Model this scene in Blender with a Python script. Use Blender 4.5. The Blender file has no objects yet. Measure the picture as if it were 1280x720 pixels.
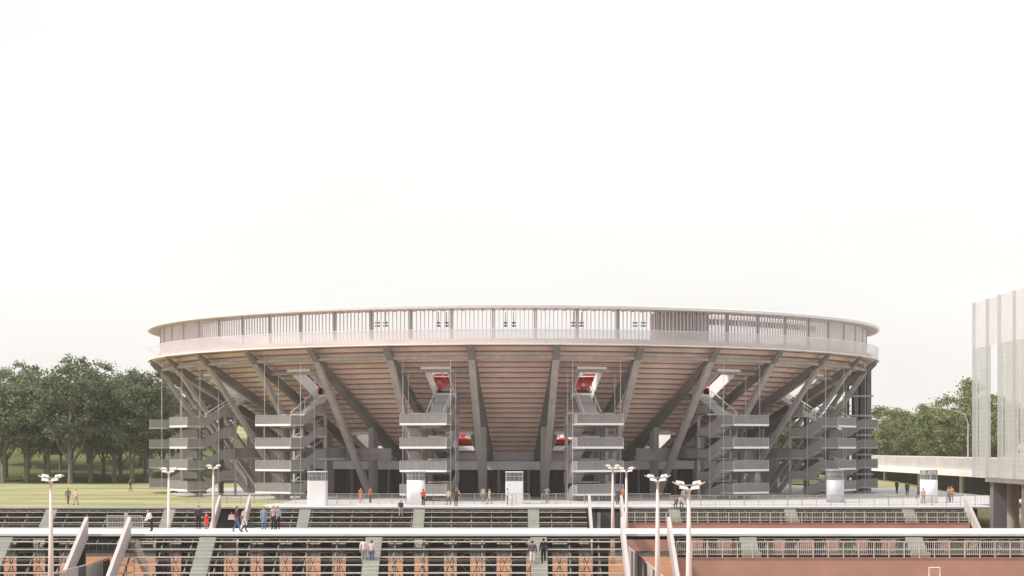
import bpy, bmesh, math, random
from mathutils import Vector, Matrix
R = math.radians
sc = bpy.context.scene
COL = sc.collection
F = 2240.0            # focal length in pixels of a 1280 wide frame
EYE = 5.8             # eye height above the plaza (z = 0)
def PX(px, y): return (px - 640.0) * y / F

# ------------------------------------------------------------------ materials
def mat(name, col, rough=0.7, metal=0.0, var=0.12, scale=1.5, bump=0.0, trans=None, col2=None, spec=0.4, detail=4.0, stretch=None):
    m = bpy.data.materials.new(name); m.use_nodes = True
    nt = m.node_tree; n = nt.nodes; l = nt.links
    p = n['Principled BSDF']; out = n['Material Output']
    p.inputs['Roughness'].default_value = rough
    p.inputs['Metallic'].default_value = metal
    p.inputs['Specular IOR Level'].default_value = spec
    tc = n.new('ShaderNodeTexCoord'); no = n.new('ShaderNodeTexNoise')
    no.inputs['Scale'].default_value = scale; no.inputs['Detail'].default_value = detail
    if stretch:
        mp = n.new('ShaderNodeMapping'); mp.inputs['Scale'].default_value = stretch
        l.new(tc.outputs['Object'], mp.inputs['Vector']); l.new(mp.outputs['Vector'], no.inputs['Vector'])
    else:
        l.new(tc.outputs['Object'], no.inputs['Vector'])
    cr = n.new('ShaderNodeValToRGB')
    cr.color_ramp.elements[0].position = 0.3; cr.color_ramp.elements[1].position = 0.72
    a = col; b = col2 or col
    cr.color_ramp.elements[0].color = (a[0]*(1-var), a[1]*(1-var), a[2]*(1-var), 1)
    cr.color_ramp.elements[1].color = (min(1, b[0]*(1+var)), min(1, b[1]*(1+var)), min(1, b[2]*(1+var)), 1)
    l.new(no.outputs['Fac'], cr.inputs['Fac']); l.new(cr.outputs['Color'], p.inputs['Base Color'])
    if bump:
        bp = n.new('ShaderNodeBump'); bp.inputs['Strength'].default_value = bump; bp.inputs['Distance'].default_value = 0.05
        n2 = n.new('ShaderNodeTexNoise'); n2.inputs['Scale'].default_value = scale*6; l.new(tc.outputs['Object'], n2.inputs['Vector'])
        l.new(n2.outputs['Fac'], bp.inputs['Height']); l.new(bp.outputs['Normal'], p.inputs['Normal'])
    if trans is not None:
        t = n.new('ShaderNodeBsdfTransparent'); mx = n.new('ShaderNodeMixShader')
        mx.inputs[0].default_value = 1 - trans
        l.new(t.outputs[0], mx.inputs[1]); l.new(p.outputs[0], mx.inputs[2]); l.new(mx.outputs[0], out.inputs['Surface'])
    return m

def screen_mat(name, col, trans, freq, axis, duty=0.5):
    """perforated sheet: fine open rows in object space"""
    m = mat(name, col, 0.55, 0.0, 0.05, 0.4)
    nt = m.node_tree; n = nt.nodes; l = nt.links
    tc = n.new('ShaderNodeTexCoord'); sp = n.new('ShaderNodeSeparateXYZ'); l.new(tc.outputs['Object'], sp.inputs[0])
    mu = n.new('ShaderNodeMath'); mu.operation = 'MULTIPLY'; mu.inputs[1].default_value = freq; l.new(sp.outputs[axis], mu.inputs[0])
    fr = n.new('ShaderNodeMath'); fr.operation = 'FRACT'; l.new(mu.outputs[0], fr.inputs[0])
    gt = n.new('ShaderNodeMath'); gt.operation = 'GREATER_THAN'; gt.inputs[1].default_value = duty; l.new(fr.outputs[0], gt.inputs[0])
    mr = n.new('ShaderNodeMapRange'); mr.inputs['To Min'].default_value = 1 - trans[0]; mr.inputs['To Max'].default_value = 1 - trans[1]
    l.new(gt.outputs[0], mr.inputs['Value'])
    t = n.new('ShaderNodeBsdfTransparent'); mx = n.new('ShaderNodeMixShader')
    l.new(mr.outputs[0], mx.inputs[0]); l.new(t.outputs[0], mx.inputs[1]); l.new(n['Principled BSDF'].outputs[0], mx.inputs[2])
    l.new(mx.outputs[0], n['Material Output'].inputs['Surface'])
    return m

def leaf_mat(name, c1, c2):
    m = bpy.data.materials.new(name); m.use_nodes = True
    nt = m.node_tree; n = nt.nodes; l = nt.links; n.clear()
    out = n.new('ShaderNodeOutputMaterial'); d = n.new('ShaderNodeBsdfDiffuse'); t = n.new('ShaderNodeBsdfTranslucent')
    mx = n.new('ShaderNodeMixShader'); mx.inputs[0].default_value = 0.25
    tc = n.new('ShaderNodeTexCoord'); no = n.new('ShaderNodeTexNoise'); no.inputs['Scale'].default_value = 0.45; no.inputs['Detail'].default_value = 5
    oi = n.new('ShaderNodeObjectInfo'); ad = n.new('ShaderNodeMath'); ad.operation = 'MULTIPLY_ADD'; ad.inputs[1].default_value = 0.25; 
    l.new(oi.outputs['Random'], ad.inputs[0]); l.new(tc.outputs['Object'], no.inputs['Vector']); l.new(no.outputs['Fac'], ad.inputs[2])
    cr = n.new('ShaderNodeValToRGB'); cr.color_ramp.elements[0].position = 0.4; cr.color_ramp.elements[1].position = 0.85
    cr.color_ramp.elements[0].color = (*c1, 1); cr.color_ramp.elements[1].color = (*c2, 1)
    l.new(ad.outputs[0], cr.inputs['Fac'])
    for s in (d, t): l.new(cr.outputs['Color'], s.inputs['Color'])
    l.new(d.outputs[0], mx.inputs[1]); l.new(t.outputs[0], mx.inputs[2]); l.new(mx.outputs[0], out.inputs['Surface'])
    return m

M = {}
M['steel'] = mat('painted_steel', (0.21, 0.192, 0.188), 0.6, 0.0, 0.2, 0.5, spec=0.3)
M['strut'] = mat('strut_concrete', (0.37, 0.34, 0.33), 0.7, 0.0, 0.16, 0.5, spec=0.25, stretch=(2.5, 2.5, 0.4))
M['steel_light'] = mat('galvanised_steel', (0.46, 0.44, 0.44), 0.5, 0.0, 0.1, 0.8)
M['steel_dark'] = mat('dark_steel', (0.09, 0.085, 0.085), 0.6, 0.0, 0.2, 1.0)
M['soffit'] = mat('concrete_soffit', (0.66, 0.505, 0.445), 0.85, 0.0, 0.13, 0.35, bump=0.2, spec=0.2)
M['seats'] = mat('red_seating', (0.62, 0.055, 0.045), 0.6, 0.0, 0.25, 0.5)
sm_ = M['seats'].node_tree; cr_ = [q for q in sm_.nodes if q.type == 'VALTORGB'][0]
e_ = cr_.color_ramp.elements.new(0.56); e_.color = (0.62, 0.06, 0.05, 1); e2_ = cr_.color_ramp.elements.new(0.60); e2_.color = (0.75, 0.70, 0.68, 1); cr_.color_ramp.elements[-1].color = (0.8, 0.76, 0.74, 1)
M['white'] = mat('white_metal', (0.78, 0.785, 0.79), 0.5, 0.0, 0.05, 0.5)
M['cable'] = mat('bright_rod', (0.72, 0.71, 0.71), 0.4, 0.2, 0.05, 0.5)
M['fin'] = mat('louvre_fin', (0.74, 0.735, 0.75), 0.55, 0.0, 0.08, 0.5)
M['rimscreen'] = mat('perforated_balustrade', (0.80, 0.78, 0.78), 0.5, 0.0, 0.05, 0.3, trans=0.62)
def veil(name, col, t):
    m = bpy.data.materials.new(name); m.use_nodes = True; n = m.node_tree.nodes; l = m.node_tree.links; n.clear()
    out = n.new('ShaderNodeOutputMaterial'); d = n.new('ShaderNodeBsdfDiffuse'); tr = n.new('ShaderNodeBsdfTranslucent'); tp = n.new('ShaderNodeBsdfTransparent')
    tc = n.new('ShaderNodeTexCoord'); no = n.new('ShaderNodeTexNoise'); no.inputs['Scale'].default_value = 0.3; l.new(tc.outputs['Object'], no.inputs['Vector'])
    cr = n.new('ShaderNodeValToRGB'); cr.color_ramp.elements[0].color = (*[c*0.95 for c in col], 1); cr.color_ramp.elements[1].color = (*col, 1); l.new(no.outputs['Fac'], cr.inputs['Fac'])
    l.new(cr.outputs[0], d.inputs[0]); l.new(cr.outputs[0], tr.inputs[0])
    a = n.new('ShaderNodeMixShader'); a.inputs[0].default_value = 0.6; l.new(d.outputs[0], a.inputs[1]); l.new(tr.outputs[0], a.inputs[2])
    b = n.new('ShaderNodeMixShader'); b.inputs[0].default_value = t; l.new(a.outputs[0], b.inputs[1]); l.new(tp.outputs[0], b.inputs[2]); l.new(b.outputs[0], out.inputs['Surface'])
    return m
M['rimscreen'] = veil('perforated_balustrade_veil', (0.93, 0.945, 0.965), 0.67)
M['mesh'] = screen_mat('balustrade_mesh', (0.31, 0.295, 0.288), (0.55, 0.25), 6.0, 'X', 0.4)
M['mesh_side'] = screen_mat('balustrade_mesh_side', (0.34, 0.32, 0.31), (0.4, 0.1), 6.0, 'Y', 0.4)
M['concrete'] = mat('pale_concrete', (0.55, 0.53, 0.51), 0.8, 0.0, 0.1, 0.5, bump=0.1, spec=0.2)
M['lintel'] = mat('lintel_concrete', (0.60, 0.56, 0.54), 0.8, 0.0, 0.1, 0.5, spec=0.2)
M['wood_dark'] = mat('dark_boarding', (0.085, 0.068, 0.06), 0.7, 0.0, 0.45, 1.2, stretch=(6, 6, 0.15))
M['paving'] = mat('white_paving', (0.53, 0.522, 0.52), 0.75, 0.0, 0.09, 0.14, spec=0.25, detail=8)
M['walkway'] = mat('walkway_concrete', (0.60, 0.61, 0.597), 0.7, 0.0, 0.09, 0.5, spec=0.25)
M['lawn'] = mat('lawn', (0.25, 0.262, 0.12), 0.95, 0.0, 0.2, 0.045, col2=(0.37, 0.35, 0.20), spec=0.05, detail=10, stretch=(1, 2.2, 1))
M['clay'] = mat('clay_court', (0.33, 0.165, 0.095), 0.95, 0.0, 0.14, 0.35, spec=0.05, detail=8)
M['terracotta'] = mat('terracotta_wall', (0.54, 0.295, 0.23), 0.85, 0.0, 0.1, 0.5, spec=0.15, detail=8)
M['plank'] = mat('seat_plank', (0.46, 0.43, 0.375), 0.75, 0.0, 0.16, 1.6, stretch=(0.4, 4, 4))
M['stairolive'] = mat('olive_grey_stair', (0.40, 0.405, 0.365), 0.85, 0.0, 0.1, 0.8)
M['scaffold'] = mat('scaffold_tube', (0.22, 0.21, 0.2), 0.5, 0.3, 0.2, 1.0)
M['scaffold_light'] = mat('bright_brace', (0.34, 0.325, 0.30), 0.5, 0.3, 0.15, 1.0)
M['parapet'] = mat('pale_parapet', (0.49, 0.45, 0.44), 0.7, 0.0, 0.05, 0.6)
M['pole'] = mat('pink_white_pole', (0.70, 0.61, 0.575), 0.5, 0.0, 0.04, 0.8)
M['lampglass'] = mat('lamp_lens', (0.80, 0.77, 0.72), 0.25, 0.0, 0.03, 2)
M['rail'] = mat('railing_metal', (0.38, 0.365, 0.36), 0.5, 0.0, 0.06, 1.0)
M['railbeige'] = mat('beige_railing', (0.64, 0.60, 0.54), 0.5, 0.0, 0.06, 1.0)
M['kiosk'] = mat('kiosk_panel', (0.80, 0.79, 0.80), 0.45, 0.0, 0.04, 0.6)
M['kioskgrey'] = mat('kiosk_grey_panel', (0.56, 0.56, 0.59), 0.35, 0.25, 0.05, 0.6)
M['glass'] = mat('kiosk_glass', (0.35, 0.36, 0.37), 0.15, 0.0, 0.1, 1, trans=0.55)
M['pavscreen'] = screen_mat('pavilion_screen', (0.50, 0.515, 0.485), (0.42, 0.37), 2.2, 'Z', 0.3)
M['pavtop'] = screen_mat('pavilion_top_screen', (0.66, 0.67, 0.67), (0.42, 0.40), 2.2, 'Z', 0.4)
M['pavcol'] = mat('grey_column', (0.17, 0.16, 0.165), 0.8, 0.0, 0.1, 0.6)
M['tancol'] = mat('tan_column', (0.42, 0.36, 0.31), 0.8, 0.0, 0.1, 0.6)
M['fascia'] = mat('white_fascia', (0.82, 0.81, 0.78), 0.7, 0.0, 0.05, 0.3)
M['parapetgrey'] = mat('viaduct_parapet', (0.50, 0.475, 0.46), 0.8, 0.0, 0.1, 0.4)
M['asphalt'] = mat('asphalt', (0.06, 0.06, 0.06), 0.9, 0.0, 0.2, 1.0)
M['bark'] = mat('bark', (0.20, 0.17, 0.14), 0.9, 0.0, 0.25, 1.0, stretch=(3, 3, 0.5))
M['leaf'] = leaf_mat('leaves_dark', (0.13, 0.15, 0.09), (0.28, 0.305, 0.18))
M['leaf2'] = leaf_mat('leaves_olive', (0.125, 0.15, 0.065), (0.30, 0.325, 0.155))
M['dark'] = mat('dark_soil_and_shade', (0.05, 0.042, 0.038), 0.95, 0.0, 0.2, 0.8)  # soil under the stands, also shade painted under the viaduct and railings
M['room'] = mat('grey_room_panel', (0.50, 0.48, 0.48), 0.7, 0.0, 0.08, 0.8)

# ------------------------------------------------------------------ mesh helper
class MB:
    def __init__(s): s.v = []; s.f = []
    def hexa(s, p):                       # 8 points: bottom ring then top ring
        b = len(s.v); s.v += [tuple(q) for q in p]
        for q in ((3,2,1,0),(4,5,6,7),(0,1,5,4),(1,2,6,5),(2,3,7,6),(3,0,4,7)): s.f.append(tuple(b+i for i in q))
        return s
    def box(s, x0, x1, y0, y1, z0, z1):
        return s.hexa([(x0,y0,z0),(x1,y0,z0),(x1,y1,z0),(x0,y1,z0),(x0,y0,z1),(x1,y0,z1),(x1,y1,z1),(x0,y1,z1)])
    def quad(s, a, b, c, d):
        i = len(s.v); s.v += [tuple(a), tuple(b), tuple(c), tuple(d)]; s.f.append((i,i+1,i+2,i+3)); return s
    def tube(s, a, b, r0, r1=None, n=8, cap=True):
        r1 = r0 if r1 is None else r1
        a = Vector(a); b = Vector(b); d = (b-a).normalized()
        u = d.orthogonal().normalized(); w = d.cross(u); i = len(s.v)
        for c, r in ((a, r0), (b, r1)):
            for k in range(n):
                t = 2*math.pi*k/n; s.v.append(tuple(c + (u*math.cos(t) + w*math.sin(t))*r))
        for k in range(n):
            k2 = (k+1) % n; s.f.append((i+k, i+k2, i+n+k2, i+n+k))
        if cap:
            s.f.append(tuple(i+k for k in reversed(range(n)))); s.f.append(tuple(i+n+k for k in range(n)))
        return s
    def bar(s, a, b, wx, wz):             # rectangular bar, wx across (horizontal), wz in the vertical plane
        a = Vector(a); b = Vector(b); d = (b-a).normalized()
        side = Vector((0,0,1)).cross(d)
        side = Vector((1,0,0)) if side.length < 1e-4 else side.normalized()
        up = d.cross(side)
        p = []
        for c in (a, b):
            p += [c - side*wx/2 - up*wz/2, c + side*wx/2 - up*wz/2, c + side*wx/2 + up*wz/2, c - side*wx/2 + up*wz/2]
        return s.hexa(p)
    def prism(s, poly, axis, a, b):       # poly in the other two axes
        i = len(s.v); n = len(poly)
        for t in (a, b):
            for (p, q) in poly:
                s.v.append((t,p,q) if axis == 'x' else (p,t,q) if axis == 'y' else (p,q,t))
        for k in range(n): s.f.append((i+k, i+(k+1)%n, i+n+(k+1)%n, i+n+k))
        s.f.append(tuple(i+k for k in reversed(range(n)))); s.f.append(tuple(i+n+k for k in range(n)))
        return s
    def build(s, name, m, parent=None, smooth=False, fix=True):
        me = bpy.data.meshes.new(name); me.from_pydata(s.v, [], s.f); me.update()
        if fix:
            bm = bmesh.new(); bm.from_mesh(me); bmesh.ops.recalc_face_normals(bm, faces=bm.faces); bm.to_mesh(me); bm.free()
        if smooth:
            for p in me.polygons: p.use_smooth = True
        me.materials.append(m)
        o = bpy.data.objects.new(name, me); COL.objects.link(o)
        if parent is not None: o.parent = parent
        return o

def tag(o, label=None, cat=None, group=None, kind=None):
    if label: o['label'] = label
    if cat: o['category'] = cat
    if group: o['group'] = group
    if kind: o['kind'] = kind
    return o
def empty(name, loc=(0,0,0), rz=0.0, label=None, cat=None, group=None):
    o = bpy.data.objects.new(name, None); COL.objects.link(o); o.location = loc; o.rotation_euler = (0,0,rz)
    o.empty_display_size = 0.5
    return tag(o, label, cat, group)
def kids(o): return [c for c in list(COL.objects) if c.parent == o]
def copy_tree(o, parent=None):
    c = o.copy(); COL.objects.link(c); c.parent = parent
    for ch in list(o.children): copy_tree(ch, c)
    return c

# ------------------------------------------------------------------ stadium
CX, CY = 0.2, 242.0
NB = 32; BAY = 2*math.pi/NB
def pol(r, phi, z): return (r*math.sin(phi), -r*math.cos(phi), z)
stadium = empty('stadium', (CX, CY, 0), 0, 'round grey tennis stadium with flared ribbed bowl and louvred top gallery on the white plaza', 'stadium')
R0, Z0, DR, DZ, NR = 47.5, 17.0, 0.9, 0.545, 24
def row(i): return R0 - DR*i, Z0 - DZ*i
def revolve_ring(mb, prof, n=192, closed=True, a0=0.0, a1=2*math.pi):
    full = abs(a1-a0-2*math.pi) < 1e-6
    b = len(mb.v); m = len(prof); nn = n if full else n+1
    for k in range(nn):
        ph = a0 + (a1-a0)*k/n
        for (r, z) in prof: mb.v.append(pol(r, ph, z))
    for k in range(n):
        k2 = (k+1) % nn
        for j in range(m if closed else m-1):
            j2 = (j+1) % m
            mb.f.append((b+k*m+j, b+k2*m+j, b+k2*m+j2, b+k*m+j2))
    if closed and not full:
        mb.f.append(tuple(b+j for j in range(m))); mb.f.append(tuple(b+(nn-1)*m+j for j in reversed(range(m))))
    return mb
VU, VL = range(4, 9), range(17, 20)
bowl = MB(); tier = MB(); vom = []
GAP = 1.2
for k in range(NB):
    c = k*BAY
    odd = k % 2 == 1
    edges = lambda r: (-BAY/2, -GAP/r, GAP/r, BAY/2)
    for i in range(NR):
        r, z = row(i); r2, z2 = row(i+1)
        for j in range(3):
            if odd and j == 1 and (i in VU or i in VL): continue
            e, e2 = edges(r), edges(r2)
            rq, zq = r2-0.16, z-0.12
            for (ra_, za_), (rb_, zb_) in (((r, z), (rq, z)), ((rq, z), (rq, zq)), ((rq, zq), (r2+0.1, zq)), ((r2+0.1, zq), (r2, z2))):
                ea, eb = edges(ra_), edges(rb_)
                bowl.quad(pol(ra_, c+ea[j], za_), pol(ra_, c+ea[j+1], za_), pol(rb_, c+eb[j+1], zb_), pol(rb_, c+eb[j], zb_))
            T = 0.72
            tier.quad(pol(r, c+e[j], z+T), pol(r, c+e[j+1], z+T), pol(r2, c+e2[j+1], z+T), pol(r2, c+e2[j], z+T))
            tier.quad(pol(r2, c+e2[j], z+T), pol(r2, c+e2[j+1], z+T), pol(r2, c+e2[j+1], z2+T), pol(r2, c+e2[j], z2+T))
rl, zl = row(NR)
revolve_ring(bowl, [(R0, Z0), (R0, Z0+0.72)], 96, False)
revolve_ring(bowl, [(rl, zl), (rl, zl+0.72)], 96, False)
bowl.build('bowl_soffit', M['soffit'], stadium, fix=False)
tier.build('seating_tier', M['seats'], stadium, fix=False)
# vomitory liners
for k in range(1, NB, 2):
    for rng in (VU, VL):
        ra, za = row(rng[0]); rb, zb = row(rng[-1]+1)
        b = MB()
        for s in (-1, 1):
            x0, x1 = s*GAP, s*(GAP+0.12)
            x0, x1 = min(x0, x1), max(x0, x1)
            b.prism([(-ra+0.02, za-0.7), (-rb, zb-0.75), (-rb, zb+0.9), (-ra+0.02, za+0.9)], 'x', x0, x1)
        b.box(-GAP-0.5, GAP+0.5, -ra-0.5, -ra-0.16, za-0.35, za-0.02)
        b.box(-GAP, GAP, -rb-0.02, -rb+0.3, zb-0.6, zb-0.05)
        o = b.build('vomitory', M['white'], stadium); o.rotation_euler = (0,0,k*BAY)
# gallery deck, roof
revolve_ring(MB(), [(48.4,17.0),(48.4,17.12),(42.0,17.14),(42.0,17.03),(47.5,17.0)]).build('gallery_deck', M['white'], stadium)
revolve_ring(MB(), [(48.4,20.97),(48.45,21.26),(48.2,21.34),(43.5,21.42),(43.2,21.1),(46.0,20.96)]).build('canopy_roof', M['white'], stadium, )
b = MB()
for k in range(256):
    ph = 2*math.pi*k/256
    a, c_ = pol(45.0, ph, 20.93), pol(48.1, ph, 20.98)
    b.bar(a, c_, 0.12, 0.1)
b.build('canopy_rafters', M['parapet'], stadium)
revolve_ring(MB(), [(48.3,17.13),(48.3,18.62),(48.27,18.62),(48.27,17.13)]).build('gallery_balustrade', M['rimscreen'], stadium)
revolve_ring(MB(), [(48.33,18.63),(48.33,18.68),(48.24,18.68),(48.24,18.63)]).build('gallery_handrail', M['white'], stadium)
fins = MB(); NF = 640
for k in range(NF):
    ph = 2*math.pi*(k+0.5)/NF
    u = Vector((math.cos(ph), math.sin(ph), 0)); v = Vector((math.sin(ph), -math.cos(ph), 0))
    c = v*46.7; p = []
    for z in (17.15, 20.95):
        for (du, dv) in ((-1,-1),(1,-1),(1,1),(-1,1)): q = c + u*du*0.037 + v*dv*0.085; p.append((q.x, q.y, z))
    fins.hexa(p)
fins.build('louvre_screen', M['fin'], stadium)
post = None
for k in range(64):
    ph = (k+0.5)*2*math.pi/64
    if post is None:
        b = MB(); b.box(-0.07, 0.07, -46.88, -46.55, 17.15, 20.95)
        b.box(0.15, 0.2, -46.85, -46.55, 17.15, 20.95)
        post = b.build('gallery_post', M['steel_light'], stadium); o = post
    else:
        o = post.copy(); COL.objects.link(o)
    o.rotation_euler = (0,0,ph)
# control room behind the louvres
b = MB()
a0, a1 = R(20.8), R(29.0)
revolve_ring(b, [(45.4,17.16),(45.4,20.9),(43.2,20.9),(43.2,17.16)], 8, True, a0, a1)
cr_ = b.build('control_room', M['room'], stadium)
b = MB()
for k in range(34):
    ph = R(29.6 + k*0.72)
    u = Vector((math.cos(ph), math.sin(ph), 0)); v = Vector((math.sin(ph), -math.cos(ph), 0)); c = v*45.0; p = []
    for z in (19.75, 20.3):
        for (du, dv) in ((-1,-1),(1,-1),(1,1),(-1,1)): q = c + u*du*0.16 + v*dv*0.1; p.append((q.x, q.y, z))
    b.hexa(p)
revolve_ring(b, [(45.05,20.3),(45.05,20.4),(44.95,20.4),(44.95,20.3)], 30, True, R(29.3), R(54))
b.build('fixture_rail', M['steel_light'], stadium)
revolve_ring(MB(), [(44.4,17.45),(44.4,20.8),(44.36,20.8),(44.36,17.45)], 60, True, R(29.3), R(95)).build('gallery_veil', M['rimscreen'], stadium)
# raker frames
fr0 = None
def frame_parts(parent):
    w = 0.36
    b = MB()
    top = lambda r: Z0 - 0.62 - (R0 - r)*(DZ/DR)
    b.prism([(-48.3, 17.03), (-48.25, 16.75), (-46.75, 15.2), (-27.0, top(27.0)-1.15), (-27.0, top(27.0)+0.12), (-46.9, top(46.9)+0.12)], 'x', -w, w)
    rk = b.build('raker', M['steel'], parent)
    s = MB()
    s.hexa([(-0.36,-36.0,0),(0.36,-36.0,0),(0.36,-35.3,0),(-0.36,-35.3,0),
            (-0.375,-47.0,15.42),(0.375,-47.0,15.42),(0.375,-46.1,14.9),(-0.375,-46.1,14.9)])
    s.build('strut', M['strut'], rk)
    s = MB(); s.box(-0.33, 0.33, -35.6, -34.6, 0.02, top(35.3)-0.6); s.build('column', M['strut'], rk)
    return rk
for k in range(NB):
    ph = (k+0.5)*BAY
    if fr0 is None: fr0 = frame_parts(stadium); o = fr0
    else: o = copy_tree(fr0, stadium)
    o.rotation_euler = (0,0,ph)
# ring tubes between frames
tb0 = None
def ring_tube(r, z, rad, ks, name):
    first = None
    h = r*math.tan(BAY/2)
    for k in ks:
        if first is None:
            first = MB().tube((-h+0.3,-r,z), (h-0.3,-r,z), rad, n=10).build(name, M['strut'], stadium, smooth=False); o = first
        else:
            o = first.copy(); COL.objects.link(o)
        o.rotation_euler = (0,0,k*BAY)
ring_tube(46.6, 15.72, 0.22, range(NB), 'ring_beam')
ring_tube(44.3, 14.35, 0.2, range(1, NB, 2), 'trimmer_beam')
ring_tube(39.2, 11.25, 0.18, range(1, NB, 2), 'trimmer_beam')
# ground floor wall
b = MB()
nb = 96
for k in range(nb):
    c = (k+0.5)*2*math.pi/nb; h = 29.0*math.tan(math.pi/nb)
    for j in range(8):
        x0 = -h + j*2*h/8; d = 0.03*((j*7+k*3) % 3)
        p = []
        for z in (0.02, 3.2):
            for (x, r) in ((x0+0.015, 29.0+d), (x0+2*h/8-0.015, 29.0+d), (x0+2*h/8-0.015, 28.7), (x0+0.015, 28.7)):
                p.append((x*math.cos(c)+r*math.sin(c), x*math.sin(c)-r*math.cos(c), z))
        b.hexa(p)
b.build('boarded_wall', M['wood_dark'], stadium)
revolve_ring(MB(), [(29.6,3.2),(29.6,4.2),(28.9,4.2),(28.9,3.2)], 96).build('ring_lintel', M['lintel'], stadium)
revolve_ring(MB(), [(28.6,0.02),(28.6,5.2),(28.4,5.2),(28.4,0.02)], 96).build('inner_wall', M['room'], stadium)
wp0 = None
for k in range(NB):
    for q in (-0.4, 0.4):
        if wp0 is None: o = wp0 = MB().tube((0, -29.78, 0.02), (0, -29.78, 3.2), 0.16, n=8).build('wall_post', M['steel'], stadium)
        else: o = wp0.copy(); COL.objects.link(o)
        o.rotation_euler = (0, 0, (k+0.5)*BAY + q*BAY*0.5)

for sgn in (-1, 1):
    a0, a1 = sorted((sgn*R(21.5), sgn*R(68.0)))
    g = revolve_ring(MB(), [(38.4,4.4),(38.4,4.62),(36.9,4.62),(36.9,4.4)], 18, True, a0, a1).build('ring_gallery', M['steel'], stadium)
    revolve_ring(MB(), [(38.46,4.36),(38.46,5.78),(38.42,5.78),(38.42,4.36)], 18, True, a0, a1).build('gallery_parapet', M['steel'], g)
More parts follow.
